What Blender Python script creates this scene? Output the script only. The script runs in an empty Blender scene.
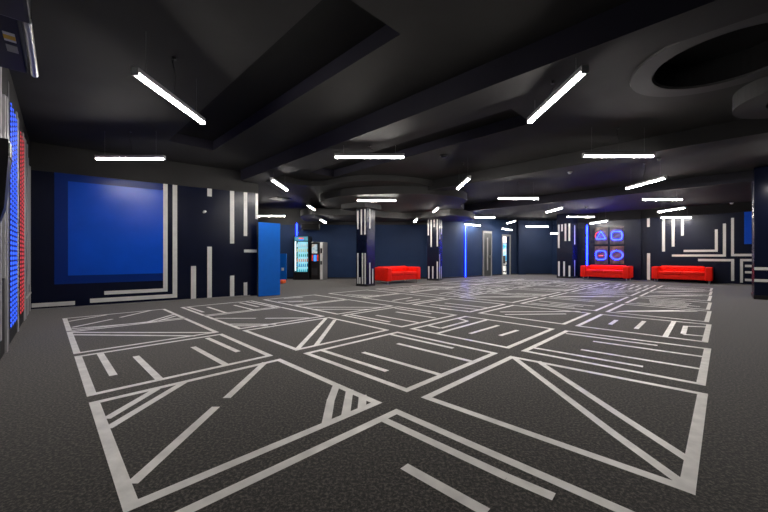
import bpy, bmesh, math, random
from mathutils import Vector, Matrix
random.seed(7)
C = bpy.context.scene.collection
R2 = math.sqrt(2.0)
F, H = 341.333, 1.05            # focal length in pixels and eye height of the survey of the photograph

# ------------------------------------------------------------------ materials
def mat(name, col, rough=0.6, metal=0.0, spec=0.5, noise=0.0, nscale=8.0, bump=0.0, bscale=60.0, emit=None, estr=0.0, detail=3.0):
    m = bpy.data.materials.new(name); m.use_nodes = True
    nt = m.node_tree; b = nt.nodes['Principled BSDF']
    b.inputs['Base Color'].default_value = (*col, 1); b.inputs['Roughness'].default_value = rough
    b.inputs['Metallic'].default_value = metal; b.inputs['Specular IOR Level'].default_value = spec
    tc = nt.nodes.new('ShaderNodeTexCoord')
    if noise > 0:
        n = nt.nodes.new('ShaderNodeTexNoise'); n.inputs['Scale'].default_value = nscale; n.inputs['Detail'].default_value = detail
        nt.links.new(tc.outputs['Object'], n.inputs['Vector'])
        r = nt.nodes.new('ShaderNodeValToRGB')
        r.color_ramp.elements[0].position = 0.3; r.color_ramp.elements[1].position = 0.7
        r.color_ramp.elements[0].color = (*[c * (1 - noise) for c in col], 1)
        r.color_ramp.elements[1].color = (*[min(1, c * (1 + noise)) for c in col], 1)
        nt.links.new(n.outputs['Fac'], r.inputs['Fac']); nt.links.new(r.outputs['Color'], b.inputs['Base Color'])
    if bump > 0:
        n2 = nt.nodes.new('ShaderNodeTexNoise'); n2.inputs['Scale'].default_value = bscale; n2.inputs['Detail'].default_value = 4
        nt.links.new(tc.outputs['Object'], n2.inputs['Vector'])
        bp = nt.nodes.new('ShaderNodeBump'); bp.inputs['Strength'].default_value = bump; bp.inputs['Distance'].default_value = 0.01
        nt.links.new(n2.outputs['Fac'], bp.inputs['Height']); nt.links.new(bp.outputs['Normal'], b.inputs['Normal'])
    if emit:
        b.inputs['Emission Color'].default_value = (*emit, 1); b.inputs['Emission Strength'].default_value = estr
    return m

def carpet_mat():
    m = mat('carpet', (0.05, 0.048, 0.045), 0.95, spec=0.15)
    nt = m.node_tree; b = nt.nodes['Principled BSDF']; tc = nt.nodes['Texture Coordinate']
    n = nt.nodes.new('ShaderNodeTexNoise'); n.inputs['Scale'].default_value = 62; n.inputs['Detail'].default_value = 3; n.inputs['Roughness'].default_value = 0.8
    nt.links.new(tc.outputs['Object'], n.inputs['Vector'])
    r = nt.nodes.new('ShaderNodeValToRGB'); e = r.color_ramp.elements
    e[0].position = 0.42; e[0].color = (0.005, 0.005, 0.005, 1)
    e[1].position = 0.62; e[1].color = (0.135, 0.119, 0.099, 1)
    e2 = e.new(0.5); e2.color = (0.0275, 0.0247, 0.0217, 1)
    nt.links.new(n.outputs['Fac'], r.inputs['Fac']); nt.links.new(r.outputs['Color'], b.inputs['Base Color'])
    bp = nt.nodes.new('ShaderNodeBump'); bp.inputs['Strength'].default_value = 0.35; bp.inputs['Distance'].default_value = 0.004
    nt.links.new(n.outputs['Fac'], bp.inputs['Height']); nt.links.new(bp.outputs['Normal'], b.inputs['Normal'])
    b.inputs['Sheen Weight'].default_value = 0.25; b.inputs['Sheen Roughness'].default_value = 0.6
    return m

def led_mat(name, col, strength, pitch):
    m = mat(name, (0.02, 0.02, 0.02), 0.4)
    nt = m.node_tree; b = nt.nodes['Principled BSDF']; tc = nt.nodes['Texture Coordinate']
    sp = nt.nodes.new('ShaderNodeSeparateXYZ'); nt.links.new(tc.outputs['Object'], sp.inputs[0])
    mu = nt.nodes.new('ShaderNodeMath'); mu.operation = 'MULTIPLY'; mu.inputs[1].default_value = 1.0 / pitch
    fr = nt.nodes.new('ShaderNodeMath'); fr.operation = 'FRACT'
    gt = nt.nodes.new('ShaderNodeMath'); gt.operation = 'GREATER_THAN'; gt.inputs[1].default_value = 0.45
    ms = nt.nodes.new('ShaderNodeMath'); ms.operation = 'MULTIPLY_ADD'; ms.inputs[1].default_value = strength; ms.inputs[2].default_value = strength * 0.25
    nt.links.new(sp.outputs['Z'], mu.inputs[0]); nt.links.new(mu.outputs[0], fr.inputs[0]); nt.links.new(fr.outputs[0], gt.inputs[0])
    nt.links.new(gt.outputs[0], ms.inputs[0]); nt.links.new(ms.outputs[0], b.inputs['Emission Strength'])
    b.inputs['Emission Color'].default_value = (*col, 1)
    return m

def ramp_emit_mat(name, cols, strength, scale, axis='NOISE'):
    m = mat(name, (0.02, 0.02, 0.02), 0.2)
    nt = m.node_tree; b = nt.nodes['Principled BSDF']; tc = nt.nodes['Texture Coordinate']
    n = nt.nodes.new('ShaderNodeTexNoise'); n.inputs['Scale'].default_value = scale; n.inputs['Detail'].default_value = 3
    nt.links.new(tc.outputs['Object'], n.inputs['Vector'])
    r = nt.nodes.new('ShaderNodeValToRGB'); r.color_ramp.interpolation = 'LINEAR'
    e = r.color_ramp.elements
    e[0].position = 0.3; e[0].color = (*cols[0], 1); e[1].position = 0.7; e[1].color = (*cols[-1], 1)
    for i, c in enumerate(cols[1:-1]):
        k = e.new(0.3 + 0.4 * (i + 1) / (len(cols) - 1)); k.color = (*c, 1)
    nt.links.new(n.outputs['Fac'], r.inputs['Fac']); nt.links.new(r.outputs['Color'], b.inputs['Emission Color'])
    b.inputs['Emission Strength'].default_value = strength
    return m

M = dict(
    carpet=carpet_mat(),
    tape=mat('white_tape', (0.88, 0.865, 0.84), 0.38, noise=0.12, nscale=9, bump=0.25, bscale=25),
    black_paint=mat('black_ceiling_paint', (0.028, 0.0277, 0.0285), 0.75, spec=0.25, noise=0.15, nscale=1.2, bump=0.06, bscale=14),
    beam_side=mat('navy_black_paint', (0.020, 0.019, 0.036), 0.65, noise=0.1, nscale=2),
    recess=mat('recess_shade_and_frieze_black', (0.010, 0.010, 0.011), 0.8, spec=0.2),  # shade of the ceiling recesses put into the colour; friezes share this black
    soffit=mat('soffit_black_paint', (0.030, 0.030, 0.031), 0.7, noise=0.1, nscale=2),
    navy=mat('navy_satin_paint', (0.003, 0.0055, 0.021), 0.27, spec=0.3, noise=0.1, nscale=2, bump=0.04, bscale=9),
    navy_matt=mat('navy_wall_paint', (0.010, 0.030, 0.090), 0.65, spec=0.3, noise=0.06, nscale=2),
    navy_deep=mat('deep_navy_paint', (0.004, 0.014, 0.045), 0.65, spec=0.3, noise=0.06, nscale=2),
    blue_out=mat('dark_blue_mural_paint', (0.0, 0.022, 0.19), 0.3, spec=0.3, bump=0.05, bscale=9),
    blue_in=mat('bright_blue_mural_paint', (0.0, 0.075, 0.62), 0.28, spec=0.35, noise=0.08, nscale=2, bump=0.06, bscale=9),
    blue_panel=mat('blue_laminate', (0.0, 0.12, 0.58), 0.5, spec=0.25, noise=0.04),
    stripe=mat('white_wall_stripe', (0.68, 0.68, 0.675), 0.5, noise=0.05),
    red=mat('red_leatherette', (0.92, 0.012, 0.003), 0.5, spec=0.2, noise=0.08, nscale=6, bump=0.15, bscale=18),
    steel=mat('brushed_steel', (0.55, 0.55, 0.55), 0.3, metal=1.0),
    alu=mat('aluminium_channel', (0.5, 0.5, 0.52), 0.4, metal=0.7),
    slat=mat('grey_slat_paint', (0.45, 0.45, 0.47), 0.45, noise=0.1, nscale=3),
    slat_d=mat('dark_slat_paint', (0.12, 0.12, 0.13), 0.45, noise=0.1, nscale=3),
    black=mat('black_plastic', (0.008, 0.008, 0.009), 0.35),
    dark=mat('dark_grey_plastic', (0.03, 0.03, 0.034), 0.45),
    navy_case=mat('navy_enamel', (0.001, 0.003, 0.016), 0.4, spec=0.15),
    grey=mat('grey_enamel', (0.3, 0.3, 0.3), 0.5, noise=0.04),
    doorframe=mat('grey_door_frame', (0.24, 0.24, 0.24), 0.45, noise=0.04),
    doorleaf=mat('dark_door_leaf', (0.05, 0.055, 0.06), 0.4, noise=0.05),
    white=mat('white_plastic', (0.7, 0.7, 0.7), 0.4),
    yellow=mat('yellow_sticker', (0.8, 0.5, 0.03), 0.5),
    orange=mat('orange_vinyl', (0.9, 0.13, 0.03), 0.5),
    tube=mat('lamp_diffuser', (0.8, 0.8, 0.8), 0.4, emit=(1.0, 0.94, 0.87), estr=120),
    neon=mat('blue_neon', (0.1, 0.2, 0.8), 0.3, emit=(0.0018, 0.0085, 1.0), estr=46),
    neon_r=mat('red_neon', (0.8, 0.05, 0.05), 0.3, emit=(1.0, 0.03, 0.03), estr=2.5),
    strip=mat('blue_light_strip', (0.1, 0.2, 0.8), 0.3, emit=(0.0016, 0.0085, 1.0), estr=46),
    led_b=led_mat('blue_led_tape', (0.03, 0.11, 1.0), 1.5, 0.06),
    led_r=led_mat('red_led_tape', (1.0, 0.09, 0.11), 0.6, 0.06),
    fridge_in=mat('lit_fridge_liner', (0.5, 0.7, 0.75), 0.5, emit=(0.30, 0.72, 0.85), estr=1.1),
    fridge_light=mat('fridge_light', (0.8, 0.9, 1), 0.4, emit=(0.75, 0.95, 1.0), estr=2),
    header=mat('lit_header', (0.1, 0.3, 0.4), 0.4, emit=(0.05, 0.25, 0.35), estr=0.6),
    glass=None,
    menu=ramp_emit_mat('menu_picture', [(0.03, 0.2, 0.3), (0.5, 0.7, 0.78), (0.8, 0.88, 0.9), (0.5, 0.25, 0.1)], 0.7, 5),
    screen=ramp_emit_mat('screen_picture', [(0.0, 0.25, 0.75), (0.05, 0.5, 0.95), (0.6, 0.75, 0.9), (0.75, 0.12, 0.06)], 1.5, 1.6),
    key_b=mat('blue_lit_keys', (0.05, 0.2, 0.8), 0.4, emit=(0.05, 0.25, 1), estr=1.2),
    key_r=mat('red_lit_keys', (0.8, 0.1, 0.1), 0.4, emit=(1, 0.06, 0.04), estr=0.9),
)
g = bpy.data.materials.new('clear_glass'); g.use_nodes = True
gb = g.node_tree.nodes['Principled BSDF']; gb.inputs['Base Color'].default_value = (0.95, 0.98, 1, 1)
gb.inputs['Transmission Weight'].default_value = 1; gb.inputs['Roughness'].default_value = 0.02; gb.inputs['IOR'].default_value = 1.05
M['glass'] = g
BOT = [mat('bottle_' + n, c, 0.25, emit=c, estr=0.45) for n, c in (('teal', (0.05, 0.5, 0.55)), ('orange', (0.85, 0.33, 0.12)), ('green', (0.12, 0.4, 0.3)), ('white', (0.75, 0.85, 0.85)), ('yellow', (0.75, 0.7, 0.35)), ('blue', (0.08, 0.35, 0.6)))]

# ------------------------------------------------------------------ mesh helpers
def box(bm, c, s, rz=0.0, bev=0.0, seg=2):
    t = bmesh.new(); bmesh.ops.create_cube(t, size=1.0)
    bmesh.ops.scale(t, vec=Vector(s), verts=t.verts)
    if bev: bmesh.ops.bevel(t, geom=t.edges[:], offset=bev, segments=seg, affect='EDGES', profile=0.6)
    bmesh.ops.transform(t, matrix=Matrix.Translation(Vector(c)) @ Matrix.Rotation(rz, 4, 'Z'), verts=t.verts)
    merge(bm, t); return bm
def merge(bm, t):
    me = bpy.data.meshes.new('tmp'); t.to_mesh(me); t.free(); bm.from_mesh(me); bpy.data.meshes.remove(me)
def cyl(bm, p0, p1, r, n=16, r2=None):
    p0, p1 = Vector(p0), Vector(p1); d = p1 - p0
    t = bmesh.new(); bmesh.ops.create_cone(t, cap_ends=True, segments=n, radius1=r, radius2=r if r2 is None else r2, depth=d.length)
    q = Vector((0, 0, 1)).rotation_difference(d.normalized())
    bmesh.ops.transform(t, matrix=Matrix.Translation((p0 + p1) / 2) @ q.to_matrix().to_4x4(), verts=t.verts)
    merge(bm, t); return bm
def tubepath(bm, pts, r, closed=False, n=8):
    pts = [Vector(p) for p in pts]; N = len(pts); rings = []
    for i, p in enumerate(pts):
        a = pts[(i - 1) % N] if closed or i > 0 else p
        b = pts[(i + 1) % N] if closed or i < N - 1 else p
        d = (b - a).normalized(); up = Vector((0, 1, 0)) if abs(d.y) < 0.9 else Vector((1, 0, 0))
        x = d.cross(up).normalized(); y = d.cross(x).normalized()
        rings.append([bm.verts.new(p + r * (math.cos(k * 2 * math.pi / n) * x + math.sin(k * 2 * math.pi / n) * y)) for k in range(n)])
    for i in range(N if closed else N - 1):
        A, B = rings[i], rings[(i + 1) % N]
        for k in range(n): bm.faces.new((A[k], A[(k + 1) % n], B[(k + 1) % n], B[k]))
    if not closed:
        bm.faces.new(rings[0]); bm.faces.new(rings[-1][::-1])
    return bm
def prism(bm, poly, z0, z1):
    lo = [bm.verts.new((x, y, z0)) for x, y in poly]; hi = [bm.verts.new((x, y, z1)) for x, y in poly]
    n = len(poly); bm.faces.new(lo[::-1]); bm.faces.new(hi)
    for i in range(n): bm.faces.new((lo[i], lo[(i + 1) % n], hi[(i + 1) % n], hi[i]))
    return bm
def obj(name, bm, m, parent=None, smooth=False):
    bmesh.ops.recalc_face_normals(bm, faces=bm.faces)
    me = bpy.data.meshes.new(name); bm.to_mesh(me); bm.free()
    if smooth:
        for p in me.polygons: p.use_smooth = True
    for mm in (m if isinstance(m, list) else [m]): me.materials.append(M[mm] if isinstance(mm, str) else mm)
    o = bpy.data.objects.new(name, me); C.objects.link(o)
    if parent: o.parent = parent
    return o
def tag(o, label=None, cat=None, group=None, kind=None):
    if label: o['label'] = label
    if cat: o['category'] = cat
    if group: o['group'] = group
    if kind: o['kind'] = kind
    return o
def thing(name, label, cat, loc=(0, 0, 0), rz=0.0, group=None):
    o = bpy.data.objects.new(name, None); C.objects.link(o); o.location = loc; o.rotation_euler = (0, 0, rz); o.empty_display_size = 0.1
    return tag(o, label, cat, group)
def struct(name, bm, m, label, cat, parent=None):
    return tag(obj(name, bm, m, parent), label, cat, None, 'structure')

# survey helpers: where a sight line of the photograph meets a level or a wall
def at(u, v, z=0.0):
    d = (z - H) * F / (256 - v); return Vector(((u - 384) / F * d, d, z))
class Wall:
    def __init__(s, p0, p1):
        s.p0 = Vector(p0); s.p1 = Vector(p1); s.d = (s.p1 - s.p0).normalized(); s.L = (s.p1 - s.p0).length
        s.n = Vector((s.d.y, -s.d.x)); s.rz = math.atan2(s.d.y, s.d.x)
        if s.n.dot(-s.p0) < 0: s.n = -s.n
    def hit(s, u):
        k = (u - 384) / F            # X = k*Y
        a = (k * s.p0.y - s.p0.x) / (s.d.x - k * s.d.y); p = s.p0 + a * s.d
        return a, p.y
    def az(s, u, v):
        a, d = s.hit(u); return a, H + (256 - v) * d / F
    def pt(s, a, z, off=0.0):
        p = s.p0 + a * s.d + off * s.n; return Vector((p.x, p.y, z))
    def slab(s, bm, a0, a1, z0, z1, o0=-0.15, o1=0.0):
        return box(bm, s.pt((a0 + a1) / 2, (z0 + z1) / 2, (o0 + o1) / 2), (a1 - a0, abs(o1 - o0), z1 - z0), s.rz)
    def vstripe(s, bm, u0, u1, v0, v1, th=0.006):
        a0, _ = s.hit(u0); a1, _ = s.hit(u1); _, za = s.az((u0 + u1) / 2, v0); _, zb = s.az((u0 + u1) / 2, v1)
        return s.slab(bm, min(a0, a1), max(a0, a1), max(0.004, min(za, zb)), max(za, zb), -0.002, th)
    def hstripe(s, bm, u0, v0, u1, v1, tpx, th=0.007):
        a0, z0 = s.az(u0, v0); a1, z1 = s.az(u1, v1); z = (z0 + z1) / 2; w = tpx * s.hit((u0 + u1) / 2)[1] / F
        return s.slab(bm, min(a0, a1), max(a0, a1), z - w / 2, z + w / 2, -0.002, th)

A = (-6.80, 6.58); B = (-3.36, 9.10)
nl = Vector((A[1] + 2.78, 2.02 - A[0])).normalized() * .02; W_left = Wall((2.02 - nl.x, -2.78 - nl.y), (A[0] - nl.x, A[1] - nl.y)); W_leftf = Wall((2.02, -2.78), A); W_mural = Wall(A, B)
W_back = Wall((-9.2, 15.95), (2.59, 15.79)); W_door = Wall((2.59, 15.79), (7.03, 19.23))
W_far = Wall((7.03, 19.4), (10.7, 19.4)); W_neon = Wall((9.25, 16.65), (11.12, 14.78)); W_right = Wall((11.12, 15.03), (15.7, 10.45))
W_rear = Wall((2.02, -2.78), (15.7, 10.7))
ZC = 3.25

# ------------------------------------------------------------------ setting: floor with its taped cells
def st(s, t): return Vector(((s - t) / R2, (s + t) / R2))
bm = bmesh.new(); prism(bm, [tuple(st(*p)) for p in ((-2.5, -5), (25, -5), (25, 20), (-2.5, 20))], -0.12, 0.0)
floor = struct('floor', bm, 'carpet', 'dark speckled grey carpet floor with white tape figures', 'floor')

TW = 0.058
def tape(bm, p, q, w=TW, e0=0.0, e1=0.0, z=0.0015):
    p, q = Vector(p[:2]), Vector(q[:2]); d = (q - p).normalized(); n = Vector((-d.y, d.x)) * w / 2
    p = p - d * e0; q = q + d * e1
    z += .00015 * (len(bm.faces) % 20)          # one strip lies over the other
    vs = [bm.verts.new((*a, z)) for a in (p - n, q - n, q + n, p + n)]; f = bm.faces.new(vs); f.normal_update()
    if f.normal.z < 0: f.normal_flip()
COLS = [(.25, 1.70), (2.0, 3.46), (3.75, 5.2), (5.66, 7.1), (7.48, 8.95), (9.2, 10.62), (11.0, 12.4), (12.65, 13.97), (14.2, 15.5)]
T0 = [.08, .11, .13, .165, .2, .23, .26, .28, .30]       # the outer edge drifts a little
ROWS = [(.11, 1.58), (1.75, 3.2), (3.38, 4.79), (4.94, 6.41), (6.5, 7.85)]
INNER = {   # taped strokes inside a cell, read off the photograph as sight lines to the floor
 (0, 1): [(106, 419, 157, 389), (107.5, 428.5, 184, 382.5), (131.7, 484, 216, 407), (226.7, 398.3, 265, 362.5), (336.8, 384.5, 330.6, 401), (330.9, 399.4, 326.2, 424), (349.8, 390, 345.6, 415.6), (362.8, 395.2, 361.8, 408.5)],
 (0, 2): [(100, 353.4, 113.5, 375.6), (135.8, 356.3, 160, 380), (193, 347, 227, 365.5), (207, 338, 238.3, 352)],
 (0, 3): [(70, 332.5, 216, 332.7), (72, 334.9, 196, 336)],
 (0, 4): [(68, 321.6, 106.5, 315), (72, 327.5, 112.5, 319.2), (120, 317.6, 152, 310.3), (148, 322, 174, 314.5), (158, 321, 176, 316), (71, 329, 157, 321.7)],
 (1, 0): [(513, 357, 614, 434), (614, 434, 683, 484), (538, 361.3, 617.5, 414), (617.5, 414, 690, 461)],
 (1, 1): [(321.7, 350.3, 387, 371.3), (363, 352.4, 397.5, 362.4), (397.5, 362.4, 442, 375.5), (389, 334.2, 453.3, 348.4), (397.5, 343.7, 473.3, 362)],
 (1, 2): [(325.8, 318.5, 297.5, 349), (335, 319.8, 316, 345.5)],
 (1, 3): [(215, 318.4, 256, 318.4), (265, 318.4, 309, 318), (225, 324.2, 276, 324.4), (231, 326, 268, 326)],
 (1, 4): [(187.5, 307, 203.5, 312.3), (207.5, 307, 225.5, 312.8), (234, 305.2, 254.5, 310.2), (239.5, 302.7, 258.5, 306.9), (246, 301.8, 276, 307.5)],
 (2, 0): [(566, 333.6, 657.5, 345.6), (534, 348, 643, 366.8), (581, 349.7, 703, 369.5), (593, 341.4, 704, 357)],
 (2, 1): [(426.7, 325.3, 441, 328.4), (441, 328.4, 467.5, 321.2), (459, 318.7, 467.5, 321.2), (436.5, 333.8, 486.5, 320), (470, 333.8, 498.5, 325.5), (500, 335.8, 517.5, 330.4)],
 (2, 2): [(350.5, 314.8, 390, 322), (376, 315.3, 420, 323), (396, 312, 436, 318.2), (395, 308.3, 431, 313.9)],
 (2, 3): [(301, 307.2, 381, 307.4), (312, 309.4, 368, 309.4)],
 (2, 4): [(278, 301.6, 303, 301), (288, 302.2, 317, 300.8), (284, 298.6, 303, 297.2)],
 (3, 0): [(610, 324.6, 616.5, 320.2), (636, 329, 644.2, 321.2), (665, 337, 674, 321.5), (683.2, 334, 685.6, 326), (686, 326.3, 707.5, 327.2), (683, 334.5, 706.5, 336.5)],
 (3, 1): [(500, 312, 580, 311.5), (505, 314.6, 566, 314)],
 (3, 2): [(430, 304.4, 482, 310), (445, 303.2, 490, 308), (440, 308.6, 468, 311.4)],
 (3, 3): [(392.5, 300.6, 412, 297.5), (406, 301.3, 420, 299.3)],
}
for i, (s0, s1) in enumerate(COLS):
    for j, (t0, t1) in enumerate(ROWS):
        bm = bmesh.new(); h = TW / 2
        if j == 0: t0 = T0[i]
        es0, es1 = {1: (.04, .10), 2: (.05, .13), 3: (.05, .12)}.get(i, (0, 0)) if j == 0 else (0, 0)     # outermost cells lean slightly
        g_ = .012; a, b, c, d = st(s0 + g_ + es0, t0 + g_), st(s1 - g_ + es1, t0 + g_), st(s1 - g_, t1 - g_), st(s0 + g_, t1 - g_)
        if (i, j) == (0, 0):
            tape(bm, b, c, e0=h, e1=h); tape(bm, c, d, e0=h, e1=h); tape(bm, d, a, e0=h, e1=h); tape(bm, a, b, e0=h, e1=h)
            tape(bm, at(383, 419.5), at(507.5, 477.5)); tape(bm, at(507.5, 477.5), at(554, 497.3)); tape(bm, at(404, 466.5), at(487, 513))
        else:
            for p, q in ((a, b), (b, c), (c, d), (d, a)): tape(bm, p, q, e0=h, e1=h)
            if (i, j) in INNER:
                for u0, v0, u1, v1 in INNER[(i, j)]: tape(bm, at(u0, v0), at(u1, v1))
            else:                                   # the far cells: strokes of the same kinds, too far off to follow one by one
                k = random.choice('ABCD'); w = s1 - s0
                for q in range(random.randint(3, 5)):
                    f = 0.15 + 0.16 * q
                    if k == 'A': tape(bm, st(s0 + f * w, t0 + random.uniform(.1, .5)), st(s0 + f * w, t1 - random.uniform(.1, .5)))
                    elif k == 'B': tape(bm, st(s0 + random.uniform(.1, .5), t0 + f * w), st(s1 - random.uniform(.1, .5), t0 + f * w))
                    elif k == 'C': tape(bm, st(s0 + f * w, t0 + h), st(s0 + h + w * .1, t0 + f * w + .1))
                    else: tape(bm, st(s0 + .1 + f * .4, t1 - .1 - f * .2), st(s1 - .1 - f * .3, t0 + .1 + f * .5))
        tag(obj('floor_marking', bm, 'tape', floor), kind='structure')

# ------------------------------------------------------------------ setting: ceiling with recesses, beams, soffits
Rn = [(2.4 / R2, 3.55 / R2, 3.22 / R2, 10.65 / R2), (7.0 / R2, 8.1 / R2, 3.2 / R2, 10.9 / R2)]   # s0 s1 t0 t1
RC = Vector((3.82, 3.80)); RCs, RCt = (RC.x + RC.y) / R2, (RC.y - RC.x) / R2; RR = 0.64; SQ = 0.9
holes = Rn + [(RCs - SQ, RCs + SQ, RCt - SQ, RCt + SQ)]
S_LOW = 18.2 / R2
ss = sorted({-2.5, S_LOW} | {h_[0] for h_ in holes} | {h_[1] for h_ in holes}); ts = sorted({-5.0, 20.0} | {h_[2] for h_ in holes} | {h_[3] for h_ in holes})
bm = bmesh.new(); vc = {}
def V(s, t, z):
    k = (round(s, 4), round(t, 4), round(z, 4))
    if k not in vc: p = st(s, t); vc[k] = bm.verts.new((p.x, p.y, z))
    return vc[k]
for i in range(len(ss) - 1):
    for j in range(len(ts) - 1):
        sm, tm = (ss[i] + ss[i + 1]) / 2, (ts[j] + ts[j + 1]) / 2
        if any(h_[0] < sm < h_[1] and h_[2] < tm < h_[3] for h_ in holes): continue
        bm.faces.new((V(ss[i], ts[j], ZC), V(ss[i], ts[j + 1], ZC), V(ss[i + 1], ts[j + 1], ZC), V(ss[i + 1], ts[j], ZC)))
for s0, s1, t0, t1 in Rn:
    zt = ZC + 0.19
    f = bm.faces.new((V(s0, t0, zt), V(s0, t1, zt), V(s1, t1, zt), V(s1, t0, zt))); f.material_index = 2  # recess top coloured darker to stand in for the shade inside
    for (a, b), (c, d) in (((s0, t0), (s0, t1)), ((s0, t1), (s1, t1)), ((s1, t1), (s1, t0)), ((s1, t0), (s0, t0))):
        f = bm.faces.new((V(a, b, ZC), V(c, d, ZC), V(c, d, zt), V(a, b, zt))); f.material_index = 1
NS = 48; ring, sq, top = [], [], []
for k in range(NS):
    a = 2 * math.pi * (k + .5) / NS; c, s_ = math.cos(a), math.sin(a); m_ = SQ / max(abs(c), abs(s_))
    ring.append(V(RCs + RR * c, RCt + RR * s_, ZC)); sq.append(V(RCs + m_ * c, RCt + m_ * s_, ZC)); top.append(V(RCs + RR * c, RCt + RR * s_, ZC + .3))
for k in range(NS):
    l = (k + 1) % NS
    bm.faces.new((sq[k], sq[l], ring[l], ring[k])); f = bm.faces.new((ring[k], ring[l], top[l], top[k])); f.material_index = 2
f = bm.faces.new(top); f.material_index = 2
for cs, ct in ((1, 1), (1, -1), (-1, 1), (-1, -1)):   # corner slivers of the square round the circular recess
    cv = V(RCs + cs * SQ, RCt + ct * SQ, ZC); near = sorted(sq, key=lambda v: (v.co - cv.co).length)[:2]
    bm.faces.new((cv, near[0], near[1]))
zl = 3.06                                            # lower bay towards the sofas
bm.faces.new((V(S_LOW, -5, ZC), V(S_LOW, 20, ZC), V(S_LOW, 20, zl), V(S_LOW, -5, zl)))
bm.faces.new((V(S_LOW, -5, zl), V(S_LOW, 20, zl), V(25, 20, zl), V(25, -5, zl)))
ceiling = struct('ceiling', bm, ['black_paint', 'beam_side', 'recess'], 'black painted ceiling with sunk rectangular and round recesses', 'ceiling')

def beam(name, sum0, sum1, t0, t1, zb, label, side='beam_side'):
    bm = bmesh.new(); s0, s1 = sum0 / R2, sum1 / R2
    prism(bm, [tuple(st(*p)) for p in ((s0, t0), (s1, t0), (s1, t1), (s0, t1))], zb, ZC)
    bm.faces.ensure_lookup_table()
    o = struct(name, bm, ['black_paint', side], label, 'beam')
    for p in o.data.polygons:
        if abs(p.normal.z) < .5: p.material_index = 1
    return o
beam('ceiling_beam', 5.06, 5.71, -5, 8.75, 2.97, 'long black ceiling beam with navy side, nearest the camera')
beam('ceiling_beam', 11.25, 11.9, -5, 9.2, 2.97, 'black ceiling beam crossing the middle of the hall over the second row of lamps', 'black_paint')
beam('ceiling_beam', 18.2, 18.75, -5, 9.0, 2.97, 'black ceiling beam over the lamps in front of the red sofas', 'beam_side')

def smooth_path(pts, n=8):
    out = []; P = [Vector(p) for p in pts]; P = [2 * P[0] - P[1]] + P + [2 * P[-1] - P[-2]]
    for i in range(1, len(P) - 2):
        for k in range(n):
            t = k / n; a, b, c, d = P[i - 1:i + 3]
            out.append(0.5 * ((2 * b) + (c - a) * t + (2 * a - 5 * b + 4 * c - d) * t * t + (3 * b - a - 3 * c + d) * t ** 3))
    out.append(P[-2]); return [tuple(p) for p in out]
def soffit(name, edge, back, z0, z1, label):
    bm = bmesh.new(); e = smooth_path(edge); lo0 = [bm.verts.new((x, y, z0)) for x, y in e]; hi0 = [bm.verts.new((x, y, z1)) for x, y in e]
    lo1 = [bm.verts.new((x, back, z0)) for x, y in e]; hi1 = [bm.verts.new((x, back, z1)) for x, y in e]
    for i in range(len(e) - 1):
        bm.faces.new((lo0[i], lo0[i + 1], hi0[i + 1], hi0[i])); bm.faces.new((lo0[i], lo0[i + 1], lo1[i + 1], lo1[i]))
        bm.faces.new((hi0[i], hi0[i + 1], hi1[i + 1], hi1[i])); bm.faces.new((lo1[i], lo1[i + 1], hi1[i + 1], hi1[i]))
    bm.faces.new((lo0[0], hi0[0], hi1[0], lo1[0])); bm.faces.new((lo0[-1], hi0[-1], hi1[-1], lo1[-1]))
    return struct(name, bm, 'soffit', label, 'ceiling panel')
soffit('ceiling_soffit', [(-3.3, 9.35), (-2.75, 9.35), (-2.4, 9.8), (-1.8, 9.9), (-1.2, 9.5), (-.6, 9.25), (.1, 9.25), (.8, 9.5), (1.5, 9.9), (2.0, 10.0)], 15.7, 3.09, 3.249, 'wavy edged black ceiling panel highest in the stepped stack before the back wall')
soffit('ceiling_soffit', [(-2.15, 12.6), (-2.2, 11.8), (-2.05, 11.15), (-1.5, 10.5), (-.9, 10.15), (0, 9.95), (.9, 9.9), (1.7, 10.1), (2.4, 10.6), (2.75, 11.3), (2.75, 12.2), (3.1, 13.2)], 15.72, 2.86, 3.09, 'wavy edged black ceiling panel below the highest one, over the striped columns')
soffit('ceiling_soffit', [(-3.5, 14.6), (-3.3, 13.5), (-2.9, 12.95), (-2.5, 13.0), (-1.7, 13.1), (-.9, 13.0), (0, 13.9), (1.0, 14.3), (1.9, 13.7), (2.6, 13.2), (3.3, 13.6), (3.9, 14.6)], 15.6, 2.62, 2.86, 'wavy edged black ceiling panel lowest and closest to the navy back wall')
# drum ring hung at right
bm = bmesh.new(); cx, cy = 5.35, 4.25; n = 56
for (ra, rb, z0, z1) in ((0.71, 0.40, 3.04, ZC),):
    vs = [[bm.verts.new((cx + r * math.cos(2 * math.pi * k / n), cy + r * math.sin(2 * math.pi * k / n), z)) for k in range(n)] for r, z in ((ra, z1), (ra, z0), (rb, z0), (rb, z1))]
    for q in range(3):
        for k in range(n): bm.faces.new((vs[q][k], vs[q][(k + 1) % n], vs[q + 1][(k + 1) % n], vs[q + 1][k]))
struct('ceiling_drum', bm, 'soffit', 'round black drop ring under the ceiling at far right', 'ceiling ring')
# shallow collar round the circular recess
bm = bmesh.new()
vs = [[bm.verts.new((RC.x + r * math.cos(2 * math.pi * k / n), RC.y + r * math.sin(2 * math.pi * k / n), z)) for k in range(n)] for r, z in ((.885, ZC - .001), (.875, ZC - .022), (.66, ZC - .022), (.65, ZC - .001))]
for q in range(3):
    for k in range(n): bm.faces.new((vs[q][k], vs[q][(k + 1) % n], vs[q + 1][(k + 1) % n], vs[q + 1][k]))
tag(obj('recess_collar', bm, 'soffit', ceiling), kind='structure')
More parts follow.
